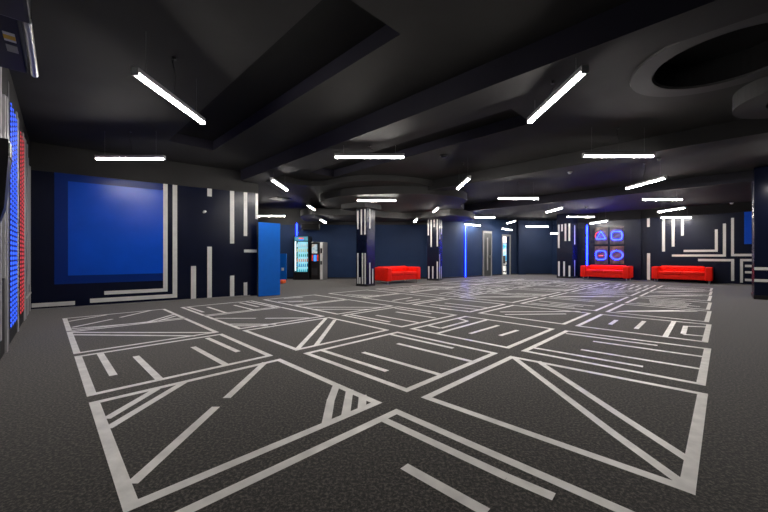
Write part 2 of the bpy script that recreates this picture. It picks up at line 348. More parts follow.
# bulkhead over the first column
bm = bmesh.new(); box(bm, (-.80, 12.0, 2.775), (1.05, .95, .17), math.radians(-35))
struct('ceiling_bulkhead', bm, 'soffit', 'square black bulkhead over the striped column beside the red sofa', 'bulkhead')

# ------------------------------------------------------------------ setting: walls
def wall(name, W, z1, m, label, a0=0.0, a1=None, th=0.15):
    bm = bmesh.new(); W.slab(bm, a0, W.L if a1 is None else a1, 0, z1, -th, 0); return struct(name, bm, m, label, 'wall')
def stripes(parent, W, vs=(), hs=(), ls=()):
    for q in vs: tag(obj('white_stripe', W.vstripe(bmesh.new(), *q), 'stripe', parent), kind='structure')
    for q in hs: tag(obj('white_stripe', W.hstripe(bmesh.new(), *q), 'stripe', parent), kind='structure')
    for vq, hq in ls:
        bm = bmesh.new(); W.vstripe(bm, *vq); W.hstripe(bm, *hq); tag(obj('white_stripe', bm, 'stripe', parent), kind='structure')
# mural wall
wm = wall('wall_mural', W_mural, 2.71, 'navy', 'glossy navy wall with a big blue painted rectangle and white stripes', a0=-.14)
def mural(name, q, m, th):
    (u0, t0, b0), (u1, t1, b1) = q; bm = bmesh.new()
    a0, z0 = W_mural.az(u0, b0); _, z1 = W_mural.az(u0, t0); a1, z2 = W_mural.az(u1, t1); _, z3 = W_mural.az(u1, b1)
    W_mural.slab(bm, a0, a1, (z0 + z3) / 2, (z1 + z2) / 2, -.002, th); tag(obj(name, bm, m, wm), kind='structure')
mural('painted_rectangle', ((54.4, 172, 285), (163.5, 184, 280)), 'blue_out', .002)
mural('painted_rectangle', ((68, 181, 275.8), (163.5, 190.6, 273)), 'blue_in', .004)
stripes(wm, W_mural,
    vs=[(191, 196, 266, 298.6), (207.3, 211.8, 185, 196.4), (207.3, 211.8, 246.7, 297.8), (230, 234.2, 189, 243.5), (230, 234.2, 275.6, 296.2), (243.7, 247.2, 191, 236), (243.7, 247.2, 282.5, 295.3), (255.4, 258, 192, 219)],
    hs=[(31.6, 306.2, 75, 302.3, 4), (244, 251, 258, 251, 2.8)],
    ls=[((163.2, 167.6, 180.4, 290.6), (104.3, 293.5, 167.6, 289.3, 3.4)), ((172.6, 177.2, 181.6, 296.6), (90, 301.3, 177.2, 295.2, 3.9))])
bm = bmesh.new(); W_mural.slab(bm, -.14, W_mural.L, 2.71, ZC + .02, -.15, .012)
struct('trim_1', bm, 'black_paint', 'black frieze band above the navy mural wall', 'trim')
bm = bmesh.new(); W_mural.slab(bm, 0, W_mural.L - .2, 0, .025, 0, .012); struct('baseboard_mural', bm, 'doorframe', 'thin pale edging along the foot of the mural wall', 'baseboard')
bm = bmesh.new(); pe = W_mural.pt(W_mural.L - .07, 0, 0)
# left wall with slats
wl = wall('wall_left', W_left, ZC + .15, 'black_paint', 'black side wall clad with upright grey slats and LED tapes', a1=W_left.L + .15)
def a_left(u): return W_leftf.hit(u)[0]
aA = W_left.L; a = aA - .08; k = 0
LED = [a_left(u) for u in (11.0, 12.9, 14.7, 16.4, 20.6, 22.2, 23.6)]
while a > a_left(-75):
    w = random.choice((.07, .09, .12)); z1 = random.uniform(2.72, 3.05); z0 = 0.0 if random.random() < .7 else random.uniform(.1, .9)
    if all(abs(a - q) > w / 2 + .05 for q in LED):
        bm = bmesh.new(); W_left.slab(bm, a - w / 2, a + w / 2, z0, z1, -.002, random.choice((.012, .016, .02)))
        tag(obj('slat', bm, 'slat' if random.random() < .75 else 'slat_d', wl), kind='structure')
    a -= random.uniform(.17, .25)
bm = bmesh.new(); W_left.slab(bm, aA - 1.2, aA - .02, .335, .36, 0, .022); tag(obj('white_stripe', bm, 'stripe', wl), kind='structure')
# back walls
wb = wall('wall_back', W_back, ZC, 'navy_matt', 'plain navy back wall behind the vending machines and the first sofa')
bm = bmesh.new(); W_back.slab(bm, 0, W_back.L, 0, .06, 0, .015); struct('baseboard_back', bm, 'black', 'black skirting along the navy back wall', 'baseboard')
wd_a0 = W_door.hit(502.6)[0]; wd_a1 = W_door.hit(509.3)[0]
bm = bmesh.new(); W_door.slab(bm, 0, wd_a0, 0, ZC); W_door.slab(bm, wd_a0, wd_a1, 2.18, ZC); W_door.slab(bm, wd_a1, W_door.L, 0, ZC)
struct('wall_doors', bm, 'navy_matt', 'angled navy wall with a grey door and an open doorway', 'wall')
bm = bmesh.new(); W_door.slab(bm, 0, wd_a0 - .1, 0, .06, 0, .015); struct('baseboard_doors', bm, 'black', 'black skirting of the angled navy wall with doors', 'baseboard')
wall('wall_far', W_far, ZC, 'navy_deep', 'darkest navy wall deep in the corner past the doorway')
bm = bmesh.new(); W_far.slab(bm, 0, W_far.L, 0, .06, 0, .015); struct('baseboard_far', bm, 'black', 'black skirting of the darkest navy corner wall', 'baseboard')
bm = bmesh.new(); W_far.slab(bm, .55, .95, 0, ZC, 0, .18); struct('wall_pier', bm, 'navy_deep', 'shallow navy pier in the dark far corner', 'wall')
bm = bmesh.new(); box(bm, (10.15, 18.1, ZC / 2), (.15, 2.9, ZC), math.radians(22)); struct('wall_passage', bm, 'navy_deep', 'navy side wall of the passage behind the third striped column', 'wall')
wall('wall_neon', W_neon, ZC, 'navy', 'dark navy wall carrying four neon pictures')
wr = wall('wall_right', W_right, ZC, 'navy', 'navy wall with white angular stripes behind the rightmost sofa')
def r(q): return (640 + q[0] / 5.117, 640 + q[1] / 5.117, 205 + q[2] / 5.117, 205 + q[3] / 5.117)
def rv(*q): return r(q)
def rh(u0, u1, v0, v1): a_, b_, c_, d_ = r((u0, u1, v0, v1)); return (a_, (c_ + d_) / 2, b_, (c_ + d_) / 2, (d_ - c_))
stripes(wr, W_right,
    vs=[rv(36, 50, 68, 112), rv(36, 52, 247, 382), rv(0, 5, 300, 376), rv(113, 128, 65, 238), rv(162, 177, 68, 213), rv(210, 224, 68, 157)],
    hs=[rh(537, 590, 306, 318), rh(537, 590, 339, 350), rh(537, 590, 378, 390)],
    ls=[(rv(383, 398, 125, 235), rh(223, 398, 229, 240)), (rv(424, 440, 95, 262), rh(163, 440, 253, 264)), (rv(466, 481, 66, 262), rh(466, 590, 250, 262)),
        (rv(466, 482, 276, 388), rh(297, 482, 276, 288)), (rv(512, 527, 276, 397), rh(512, 590, 276, 288))])
bm = bmesh.new(); W_right.vstripe(bm, 744.2, 757, 209, 244, .004); tag(obj('painted_rectangle', bm, 'blue_in', wr), kind='structure')
bm = bmesh.new(); W_back.slab(bm, 0, W_back.L, 2.5, ZC, 0, .03); struct('trim_4', bm, 'soffit', 'black frieze band above the plain navy back wall', 'trim')
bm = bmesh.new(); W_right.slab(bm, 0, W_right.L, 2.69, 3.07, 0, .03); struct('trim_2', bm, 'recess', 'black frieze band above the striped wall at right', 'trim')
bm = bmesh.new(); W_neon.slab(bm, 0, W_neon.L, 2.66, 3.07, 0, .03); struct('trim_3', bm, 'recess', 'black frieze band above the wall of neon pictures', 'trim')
wall('wall_rear', W_rear, ZC + .1, 'navy', 'plain navy wall behind the camera on the right')
bm = bmesh.new(); box(bm, (-8.1, 10.95, 1.65), (10.4, .15, 3.3), math.radians(105)); struct('wall_side', bm, 'navy_matt', 'navy wall behind the mural wall at left', 'wall')
# exit wall closing: rear of mural wall niche panel is part of wall_mural

# ------------------------------------------------------------------ columns
def column(cx, cy, size, deg, ztop, faces, label, pw=.055):
    o = thing('column', label, 'column', (cx, cy, 0), math.radians(deg)); o['kind'] = 'structure'
    bm = bmesh.new(); box(bm, (0, 0, ztop / 2), (size, size, ztop)); tag(obj('shaft', bm, 'navy', o), kind='structure')
    bm = bmesh.new(); box(bm, (0, 0, .04), (size + .012, size + .012, .08)); tag(obj('plinth', bm, 'black', o), kind='structure')
    h = size / 2
    for face, lst in faces.items():
        for x, z0, z1 in lst:        # x from -.5 to .5 across the face as seen
            bm = bmesh.new()
            if face == 'front': box(bm, (x * size, -h - .002, (z0 + z1) / 2), (pw, .012, z1 - z0))
            else: box(bm, (h + .002, x * size, (z0 + z1) / 2), (.012, pw, z1 - z0))
            tag(obj('white_stripe', bm, 'stripe', o), kind='structure')
    return o
def zz(v, d): return H + (256 - v) * d / F
def fv(v0, v1, d): return (max(.085, zz(v1, d)), zz(v0, d))
def mk(lst, u0, u1, d, sc=5.117, vo=200):
    return [((( (a + b) / 2 - u0) / (u1 - u0)) - .5, max(.085, zz(vo + v1 / sc, d)), zz(vo + v0 / sc, d)) for a, b, v0, v1 in lst]
th1 = math.radians(-35)
def centre(corner, size, deg):
    c, s = math.cos(math.radians(deg)), math.sin(math.radians(deg)); h = size / 2
    return corner[0] - (c * h + s * h), corner[1] - (s * h - c * h)     # corner is local (+h,-h)
k1 = at(366.8, 286.6); c1 = centre((k1.x, k1.y), .47, -35)
column(*c1, .47, -35, 2.86, {'front': mk([(83, 92, 55, 150), (103, 112, 50, 178), (122, 133, 50, 178), (83, 92, 272, 438), (95, 103, 395, 438), (110, 118, 272, 438), (124, 133, 272, 438)], 78, 137, 11.95),
    'side': mk([(147, 157, 48, 147), (147, 157, 320, 438), (163, 171, 352, 438)], 137, 179, 11.95)}, 'square navy column with white stripes beside the first red sofa')
k2 = at(438.8, 280.7); c2 = centre((k2.x, k2.y), .52, -26)
column(*c2, .52, -26, 2.86, {'front': mk([(447, 456, 100, 180), (462, 471, 100, 240), (478, 487, 100, 138), (494, 503, 100, 238), (450, 458, 340, 410), (471, 479, 340, 410), (494, 503, 315, 410)], 445, 506, 14.6),
    'side': mk([(508, 516, 100, 200), (522, 530, 97, 172), (506, 516, 277, 410), (520, 527, 340, 410)], 505, 533, 14.6)}, 'square navy column with white stripes right of the first red sofa, before the back wall')
# third column: its left-hand (front) face looks at the camera, the right face towards the neon wall
k3 = at(572.8, 278.4); c3 = centre((k3.x, k3.y), .70, -45)
column(*c3, .70, -45, 3.06, {'front': mk([(87, 102, 88, 242), (109, 120, 88, 133), (129, 141, 85, 197), (152, 164, 85, 197), (89, 102, 330, 435), (121, 133, 330, 435), (152, 165, 357, 435)], 83, 178, 16.0, 6.4, 210),
    'side': [(-.1, .09, .85), (-.1, 1.6, 2.5)]}, 'square navy column with white stripes left of the neon pictures', .075)
# pillar at the right edge
o = thing('column', 'wide dark column at the right edge with two level white bands', 'column', (9.78, 8.30, 0), math.radians(-45)); o['kind'] = 'structure'
bm = bmesh.new(); box(bm, (0, 0, 1.6), (1.1, 1.1, 3.2)); tag(obj('shaft', bm, 'navy', o), kind='structure')
bm = bmesh.new(); box(bm, (0, 0, .05), (1.12, 1.12, .1)); tag(obj('plinth', bm, 'black', o), kind='structure')
for v0, v1 in ((267.2, 270), (279, 281.7)):
    bm = bmesh.new(); za, zb = zz(v1, 8.3), zz(v0, 8.3); box(bm, (0, -.552, (za + zb) / 2), (1.1, .01, zb - za)); tag(obj('white_stripe', bm, 'stripe', o), kind='structure')

# ------------------------------------------------------------------ doors
def on(W, u, off=0.0): a_, _ = W.hit(u); return a_
o = thing('door_1', 'closed dark grey door in a pale frame on the angled navy wall', 'door'); o['kind'] = 'structure'
a0, a1 = on(W_door, 482.4), on(W_door, 491.2)
zt = W_door.az(486, 231)[1]
bm = bmesh.new(); W_door.slab(bm, a0, a0 + .09, 0, zt, 0, .05); W_door.slab(bm, a1 - .06, a1, 0, zt, 0, .05); W_door.slab(bm, a0 + .09, a1 - .06, zt - .11, zt, 0, .05)
tag(obj('door_frame', bm, 'doorframe', o), kind='structure')
bm = bmesh.new(); W_door.slab(bm, a0 + .09, a1 - .06, .01, zt - .11, 0, .02); lf = tag(obj('door_leaf', bm, 'doorleaf', o), kind='structure')
bm = bmesh.new(); W_door.slab(bm, (a0 + a1) / 2 - .02, (a0 + a1) / 2 + .08, .3, zt - .35, .02, .026); tag(obj('vision_panel', bm, 'grey', lf), kind='structure')
bm = bmesh.new(); W_door.slab(bm, a1 - .2, a1 - .17, .95, 1.1, .02, .07); tag(obj('door_handle', bm, 'steel', lf), kind='structure')
o = thing('door_2', 'open doorway showing a lit room with a blue screen', 'door'); o['kind'] = 'structure'
bm = bmesh.new(); W_door.slab(bm, wd_a0 - .07, wd_a0, 0, 2.25, -.15, .03); W_door.slab(bm, wd_a1, wd_a1 + .1, 0, 2.25, -.15, .03); W_door.slab(bm, wd_a0, wd_a1, 2.16, 2.25, -.15, .03)
tag(obj('door_frame', bm, 'doorframe', o), kind='structure')
# lit room beyond
rw = Wall((7.3, 22.4), (10.2, 23.4))
bm = bmesh.new(); box(bm, (8.6, 23.6, 1.5), (4.0, .12, 3.0)); box(bm, (6.4, 21.7, 1.5), (.12, 3.6, 3.0)); box(bm, (10.5, 21.7, 1.5), (.12, 3.6, 3.0))
struct('wall_room', bm, 'white', 'pale walls of the small room through the open doorway', 'wall')
bm = bmesh.new(); box(bm, (8.45, 21.65, .006), (4.0, 3.9, .012)); struct('floor_room', bm, 'white', 'pale floor of the small room through the open doorway', 'floor')
t = thing('wall_screen', 'bright blue screen on the wall of the room through the doorway', 'screen', (8.45, 23.5, 0))
obj('screen_frame', box(bmesh.new(), (0, 0, 1.3), (1.9, .05, 1.3), 0, .01), 'black', t); obj('display', box(bmesh.new(), (0, -.03, 1.3), (1.8, .012, 1.2)), 'screen', t)
t = thing('ceiling_lamp', 'bright square lamp in the small room through the doorway', 'lamp', (8.3, 22.0, 2.9))
obj('lamp_housing', box(bmesh.new(), (0, 0, 0), (.9, .9, .06), 0, .01), 'grey', t); obj('diffuser', box(bmesh.new(), (0, 0, -.035), (.82, .82, .012)), 'tube', t)
t = thing('swivel_chair', 'black swivel chair just inside the open doorway', 'chair', (7.72, 21.6, .012), .5)
obj('seat', box(bmesh.new(), (0, 0, .47), (.48, .48, .09), 0, .03), 'black', t); obj('backrest', box(bmesh.new(), (0, .24, .8), (.44, .07, .52), 0, .03), 'black', t)
obj('gas_stem', cyl(bmesh.new(), (0, 0, .06), (0, 0, .44), .03), 'steel', t)
bm = bmesh.new()
for q in range(5): a_ = q * 2 * math.pi / 5; cyl(bm, (0, 0, .07), (.28 * math.cos(a_), .28 * math.sin(a_), .045), .022)
for q in range(5): a_ = q * 2 * math.pi / 5; cyl(bm, (.28 * math.cos(a_) - .02, .28 * math.sin(a_), .028), (.28 * math.cos(a_) + .02, .28 * math.sin(a_), .028), .028)
obj('star_base', bm, 'black', t)

# ------------------------------------------------------------------ lamps
def ceil_z(x, y):
    sm = x + y; tt = (y - x) / R2
    if 5.06 < sm < 5.71 or 11.25 < sm < 11.9 or (18.2 < sm < 18.75 and tt < 9): return 2.97
    if y > 14.4 and x < 3.5: return 2.62
    if y > 13.3 and x < 3.0: return 2.62
    if y > 12 and -2.1 < x < 3.2: return 2.86
    if y > 10.6 and -1.5 < x < 2.3: return 2.86
    if y > 10.1 and -2.8 < x < 1.9: return 3.09
    return 3.06 if sm > 18.2 else ZC
LM = {}
def lamp_meshes():
    L = 1.2; hw = .034
    bm = bmesh.new(); prof = [(-hw, .035), (-hw, -.012), (-hw + .005, -.012), (-hw + .005, .028), (hw - .005, .028), (hw - .005, -.012), (hw, -.012), (hw, .035)]
    pr = [[bm.verts.new((x, y, z)) for y, z in prof] for x in (-L / 2 + .012, L / 2 - .012)]
    for i in range(8): bm.faces.new((pr[0][i], pr[0][(i + 1) % 8], pr[1][(i + 1) % 8], pr[1][i]))
    bm.faces.new(pr[0]); bm.faces.new(pr[1][::-1]); LM['housing'] = (bm, 'alu')
    bm = bmesh.new(); n = 10; pr = []
    for x in (-L / 2 + .012, L / 2 - .012):
        pr.append([bm.verts.new((x, (hw - .0055) * math.cos(math.pi * k / n), -.012 - (.028) * math.sin(math.pi * k / n))) for k in range(n + 1)] + [bm.verts.new((x, -(hw - .0055), .0)), bm.verts.new((x, hw - .0055, .0))])
    N = len(pr[0])
    for i in range(N): bm.faces.new((pr[0][i], pr[0][(i + 1) % N], pr[1][(i + 1) % N], pr[1][i]))
    bm.faces.new(pr[0]); bm.faces.new(pr[1][::-1]); LM['diffuser'] = (bm, 'tube')
lamp_meshes(); META = {}
for k, (b_, m_) in LM.items():
    bmesh.ops.recalc_face_normals(b_, faces=b_.faces); me = bpy.data.meshes.new('lamp_' + k); b_.to_mesh(me); b_.free(); me.materials.append(M[m_]); META[k] = me
bm = box(bmesh.new(), (0, 0, -.002), (.014, .07, .076), 0, .004); me = bpy.data.meshes.new('lamp_cap'); bm.to_mesh(me); bm.free(); me.materials.append(M['white']); META['cap'] = me
def lamp(x, y, z, rz, label):
    t = thing('pendant_lamp', label, 'lamp', (x, y, z), rz, 'slim tube lamps hung from the ceiling')
    for nm, k, off in (('housing', 'housing', 0), ('diffuser', 'diffuser', 0), ('end_cap', 'cap', -.595), ('end_cap', 'cap', .595)):
        o = bpy.data.objects.new(nm, META[k]); C.objects.link(o); o.parent = t; o.location = (off, 0, 0)
    zc = ceil_z(x, y) - z
    if zc > .06:
        sl = .06 if zc < .3 else .02
        pts = [(sl * math.sin(q / 8 * math.pi * 1.6), .01 * math.sin(q), .03 + (zc - .03) * q / 8) for q in range(9)]; pts[-1] = (.0, 0, zc)
        obj('cable', tubepath(bmesh.new(), pts, .0035, n=6), 'black', t)
        obj('ceiling_cup', cyl(bmesh.new(), (0, 0, zc - .025), (0, 0, zc - .0005), .022), 'dark', t)
    for sx in (-.45, .45):
        if zc > .06: obj('hanging_wire', cyl(bmesh.new(), (sx, 0, .03), (sx, 0, zc - .001), .0008, 5), 'steel', t)
ZT = 2.78; PH = math.pi / 2
def lx(u0, u1, v, label, z=ZT, cx=None):      # lamp parallel to the picture plane
    d = (z - H) * F / (256 - v); x = ((u0 + u1) / 2 - 384) / F * d if cx is None else cx; lamp(x, d, z, 0, label)
def ly(u0, v0, u1, v1, label, z=ZT):          # lamp pointing away from the camera
    p, q = at(u0, v0, z), at(u1, v1, z); m_ = (p + q) / 2; lamp(m_.x, m_.y, z, PH, label)
ly(137, 70, 201, 122, 'large slanting tube lamp at upper left, next to the first ceiling recess')
lx(97, 164, 157.5, 'level tube lamp hanging in front of the blue mural at left')
lx(335, 404, 156, 'level tube lamp hanging just under the near ceiling beam, middle of the picture')
ly(585, 68, 530, 121, 'large slanting tube lamp at upper right, left of the round ceiling recess')
lx(583, 653, 155, 'longest looking level tube lamp on the right, below the round recess')
ly(665, 177.5, 627, 187.5, 'slanting tube lamp on the right, first below the longest level one')
lx(642, 682, 199, 'level tube lamp at right, midway between the two slanting lamps over the last sofa')
ly(686, 207, 657.6, 211.8, 'slanting tube lamp at right, just above the level lamp before the striped wall')
lx(662, 690, 217, 'level tube lamp close to the top of the striped right wall', z=2.6)
lx(498, 538.5, 198, 'level tube lamp right of centre, above and left of the third striped column')
ly(563.5, 207, 546, 212, 'short slanting tube lamp above the third striped column')
lx(566, 595, 216.5, 'level tube lamp hanging above the neon pictures, beside the third column')
ly(607.5, 220.5, 591, 223, 'slanting tube lamp closest to the top of the neon pictures', z=2.55)
lx(467, 495.5, 217, 'level tube lamp above the grey door on the angled wall')
ly(517, 220.5, 506, 223, 'small slanting tube lamp above the open doorway', z=2.76)
lx(526, 548, 226, 'small level tube lamp before the darkest corner wall', z=2.68)
p, q = at(503, 228.5, 2.45), at(513, 230, 2.45); lamp((p.x + q.x) / 2 - .1, (p.y + q.y) / 2 - .1, 2.45, math.radians(48), 'tiny tube lamp just over the top of the open doorway')
lx(551, 559, 233, 'tube lamp half hidden behind the third striped column', z=2.25, cx=9.28)
p, q = at(465, 224, 2.6), at(478.5, 225.5, 2.6); lamp((p.x + q.x) / 2, (p.y + q.y) / 2 - .12, 2.6, W_door.rz, 'tube lamp running along the angled wall above the blue light strip')
ly(470, 176, 457.5, 189, 'slanting tube lamp nearest the smoke detector in the middle of the ceiling')
ly(439.7, 206, 432.7, 212.4, 'small slanting tube lamp over the second striped column')
ly(417.5, 218, 414, 222, 'tiny slanting tube lamp just left of the second striped column', z=2.5)
lx(356, 397, 200, 'level tube lamp hanging above the first striped column')
lx(372, 394, 216, 'level tube lamp partly behind the first striped column, above the sofa', cx=-.19)
ly(271.5, 177.5, 286.5, 190.3, 'slanting tube lamp near the mural wall end, largest of three in a row')
ly(307, 204, 315, 210, 'slanting tube lamp in the middle of the row of three above the vending machines')
ly(320, 218.5, 325.5, 222.5, 'slanting tube lamp farthest back in the row of three, right of the vending machines', z=2.5)
lx(259, 285, 215.5, 'level tube lamp peeping out past the end of the mural wall, above the blue partition', cx=-4.82)
lamp(8.75, 7.1, ZT, PH, 'slanting tube lamp at the right edge before the wide column')

# ------------------------------------------------------------------ sofas
def make_sofa(loc, rz, label):
    t = thing('sofa', label, 'sofa', loc, rz, 'red sofas')
    W, D = 1.80, .88
    def soft(name, c, s, bev, seg=4): return obj(name, box(bmesh.new(), c, s, 0, bev, seg), 'red', t, True)
    soft('base', (0, .44, .24), (W - .40, D - .06, .20), .02)
    soft('armrest', (-W / 2 + .11, .44, .37), (.22, D, .50), .045); soft('armrest', (W / 2 - .11, .44, .37), (.22, D, .50), .045)
    soft('backrest', (0, .76, .395), (W - .44, .24, .50), .07)
    bm = bmesh.new(); t2 = bmesh.new(); bmesh.ops.create_grid(t2, x_segments=12, y_segments=6, size=.5)
    t2.free()
    box(bm, (-(W - .44) / 4, .34, .385), ((W - .444) / 2, .66, .13), 0, .04, 4); box(bm, ((W - .44) / 4, .34, .385), ((W - .444) / 2, .66, .13), 0, .04, 4)
    obj('seat_cushion', bm, 'red', t, True)
    soft('back_cushion', (0, .62, .545), (W - .46, .17, .22), .07)
    for sx in (-1, 1):
        for y in (.09, .79): obj('leg', cyl(bmesh.new(), (sx * (W / 2 - .1), y, 0), (sx * (W / 2 - .1), y, .13), .02), 'steel', t)
    return t
make_sofa((.80, 13.02, 0), math.radians(42), 'red two seat sofa standing alone between the two striped columns')
make_sofa((9.40, 14.62, 0), math.radians(-46), 'red two seat sofa under the four neon pictures')
make_sofa((11.49, 13.22, 0), math.radians(-45), 'red two seat sofa before the white striped wall at right')

# ------------------------------------------------------------------ neon pictures
def picmat(name, cols, sc):
    m = mat(name, cols[1], .5); nt = m.node_tree; b = nt.nodes['Principled BSDF']; tc = nt.nodes['Texture Coordinate']
    v = nt.nodes.new('ShaderNodeTexVoronoi'); v.inputs['Scale'].default_value = sc; nt.links.new(tc.outputs['Object'], v.inputs['Vector'])
    n_ = nt.nodes.new('ShaderNodeTexNoise'); n_.inputs['Scale'].default_value = sc * .6; nt.links.new(tc.outputs['Object'], n_.inputs['Vector'])
    r_ = nt.nodes.new('ShaderNodeValToRGB'); e = r_.color_ramp.elements; e[0].position = .3; e[1].position = .72
    e[0].color = (*cols[0], 1); e[1].color = (*cols[-1], 1); k_ = e.new(.5); k_.color = (*cols[1], 1)
    nt.links.new(n_.outputs['Fac'], r_.inputs['Fac']); nt.links.new(r_.outputs['Color'], b.inputs['Base Color']); return m
pm = [picmat('collage_dark', [(.01, .01, .012), (.05, .03, .03), (.12, .07, .05)], 9), picmat('collage_grey', [(.012, .01, .012), (.05, .035, .03), (.18, .12, .1)], 11),
      picmat('collage_brown', [(.02, .012, .01), (.08, .03, .02), (.2, .12, .08)], 12), picmat('collage_orange', [(.03, .014, .01), (.12, .045, .02), (.26, .14, .07)], 10)]
def loop_shape(kind):
    if kind == 'triangle': 
        c = [(-.21, -.15), (.21, -.15), (0, .2)]; out = []
        for i in range(3):
            a_, b_ = Vector(c[i]), Vector(c[(i + 1) % 3])
            for k in range(8): out.append(a_.lerp(b_, .06 + .88 * k / 7))
        return [(p.x, p.y) for p in out]
    if kind == 'oval': return [(.25 * math.cos(a), .19 * math.sin(a)) for a in [2 * math.pi * k / 32 for k in range(32)]]
    out = []; n_ = 3.6
    for k in range(36):
        a = 2 * math.pi * k / 36; c, s = math.cos(a), math.sin(a)
        out.append((.225 * math.copysign(abs(c) ** (2 / n_), c), .19 * math.copysign(abs(s) ** (2 / n_), s)))
    return out
for i, (u0, u1, v0, v1, kind, label) in enumerate((
        (595, 607.8, 227.2, 244.3, 'triangle', 'collage picture with a blue neon triangle, upper left of four'),
        (610.3, 624, 227, 244.3, 'square', 'grey collage picture with a blue neon rounded loop, upper right of four'),
        (595, 607.8, 246.3, 264, 'square', 'brown collage picture with a blue neon rounded loop, lower left of four'),
        (610.3, 624, 246.3, 264, 'oval', 'orange brown collage picture with a blue neon oval, lower right of four'))):
    a0, a1 = on(W_neon, u0), on(W_neon, u1); _, zt_ = W_neon.az((u0 + u1) / 2, v0); _, zb_ = W_neon.az((u0 + u1) / 2, v1)
    w_, h_ = a1 - a0, zt_ - zb_; c_ = W_neon.pt((a0 + a1) / 2, (zt_ + zb_) / 2)
    t = thing('neon_picture', label, 'neon picture', c_, W_neon.rz, 'neon pictures above the sofa')
    obj('panel', box(bmesh.new(), (0, -.02, 0), (w_, .04, h_), 0, .004), pm[i], t)
    sc_ = w_ / .62; pts = [(x * sc_ * 1.08, -.075, z * h_ / .8 * 1.02) for x, z in loop_shape(kind)]
    obj('neon_tube', tubepath(bmesh.new(), pts, .015, True), 'neon', t, True)
    if kind == 'triangle':
        obj('neon_arc', tubepath(bmesh.new(), [(.28 * sc_ * math.cos(a), -.06, .2 * math.sin(a)) for a in [math.pi * (.62 + .5 * k / 14) for k in range(15)]], .01), 'neon_r', t)
    if i == 2:
        obj('neon_bar', tubepath(bmesh.new(), [(-.1 * sc_, -.06, -.02), (.1 * sc_, -.06, -.02)], .012), 'neon_r', t)
    bm = bmesh.new()
    for sx in (-.1, .1): cyl(bm, (sx, -.035, h_ * .23), (sx, -.075, h_ * .23), .006, 6)
    obj('tube_clip', bm, 'black', t)

# blue light strips
def strip(W, u, v0, v1, label, wid=.05, m='strip'):
    a_ = on(W, u); _, z1 = W.az(u, v0); _, z0 = W.az(u, v1); z0 = max(.02, z0); c_ = W.pt(a_, z0)
    t = thing('light_strip', label, 'light strip', c_, W.rz)
    obj('channel', box(bmesh.new(), (0, -.014, (z1 - z0) / 2), (wid + .03, .02, z1 - z0)), 'dark', t); obj('lit_strip', box(bmesh.new(), (0, -.03, (z1 - z0) / 2), (wid, .014, z1 - z0 - .02), 0, .004), m, t)
strip(W_neon, 587.2, 225, 265.5, 'tall blue light strip left of the four neon pictures')
strip(W_door, 465, 226, 276.8, 'tall blue light strip on the angled navy wall left of the grey door')
strip(W_back, 297, 223.5, 236, 'short blue light strip above the drinks cooler')

# LED tapes on the slatted wall
for col, us, m_ in (('blue', (11.0, 12.9, 14.7, 16.4), 'led_b'), ('red', (20.6, 22.2, 23.6), 'led_r')):
    for q, u in enumerate(us):
        a_ = a_left(u); c_ = W_left.pt(a_, .2)
        lab = '%s LED tape on the slatted wall, %s' % (col, {'blue': ['nearest the camera of the four', 'second nearest of the four', 'third nearest of the four', 'farthest of the four, beside the red ones'], 'red': ['nearest of three, beside the blue ones', 'middle one of three', 'closest of three to the mural corner']}[col][q])
        t = thing('led_tape', lab, 'light strip', c_, W_left.rz, '%s LED tapes on the slatted wall' % col)
        sg = 1 if W_left.n.dot(Vector((-W_left.d.y, W_left.d.x))) > 0 else -1
        obj('channel', box(bmesh.new(), (0, sg * .011, 1.32), (.075, .014, 2.64)), 'dark', t); obj('diode_row', box(bmesh.new(), (0, sg * .021, 1.32), (.055, .008, 2.62)), m_, t)

# ------------------------------------------------------------------ vending corner
FZ = 15.05
def bottle_mesh(m_):
    bm = bmesh.new(); prof = [(.024, 0), (.028, .01), (.028, .09), (.02, .112), (.011, .13), (.011, .15)]; n = 8
    rings = [[bm.verts.new((r_ * math.cos(2 * math.pi * k / n), r_ * math.sin(2 * math.pi * k / n), z)) for k in range(n)] for r_, z in prof]
    for a_, b_ in zip(rings, rings[1:]):
        for k in range(n): bm.faces.new((a_[k], a_[(k + 1) % n], b_[(k + 1) % n], b_[k]))
    bm.faces.new(rings[0][::-1]); bm.faces.new(rings[-1]); me = bpy.data.meshes.new('bottle'); bm.to_mesh(me); bm.free()
    for p_ in me.polygons: p_.use_smooth = True
    me.materials.append(m_); return me
xl, xr = (293.3 - 384) / F * FZ, (309.2 - 384) / F * FZ; W1 = xr - xl; H1 = zz(236, FZ)
CX = (xl + xr) / 2; D1 = .62
t = thing('drinks_cooler', 'tall black drinks cooler with a lit glass door, left of the grey vending machine', 'cooler', (CX, FZ, 0))
bm = bmesh.new(); box(bm, (-W1 / 2 + .03, D1 / 2, H1 / 2), (.06, D1, H1)); box(bm, (W1 / 2 - .03, D1 / 2, H1 / 2), (.06, D1, H1)); box(bm, (0, D1 - .02, H1 / 2), (W1 - .12, .04, H1))
box(bm, (0, D1 / 2, .17), (W1 - .12, D1 - .02, .34)); box(bm, (0, D1 / 2, H1 - .02), (W1 - .12, D1 - .02, .04)); obj('cabinet', bm, 'black', t)
bm = bmesh.new(); box(bm, (0, D1 - .05, 1.02), (W1 - .122, .015, 1.36)); obj('liner', bm, 'fridge_in', t)
obj('light_tube', box(bmesh.new(), (-W1 / 2 + .085, .05, 1.05), (.04, .03, 1.3)), 'fridge_light', t)
SH = [.36, .58, .80, 1.02, 1.24, 1.46]
for z in SH[1:]: obj('shelf', box(bmesh.new(), (0, .3, z - .006), (W1 - .126, .46, .012)), 'white', t)
o = obj('header_panel', box(bmesh.new(), (0, .0, H1 - .13), (W1 - .12, .03, .2), 0, .01), 'header', t)
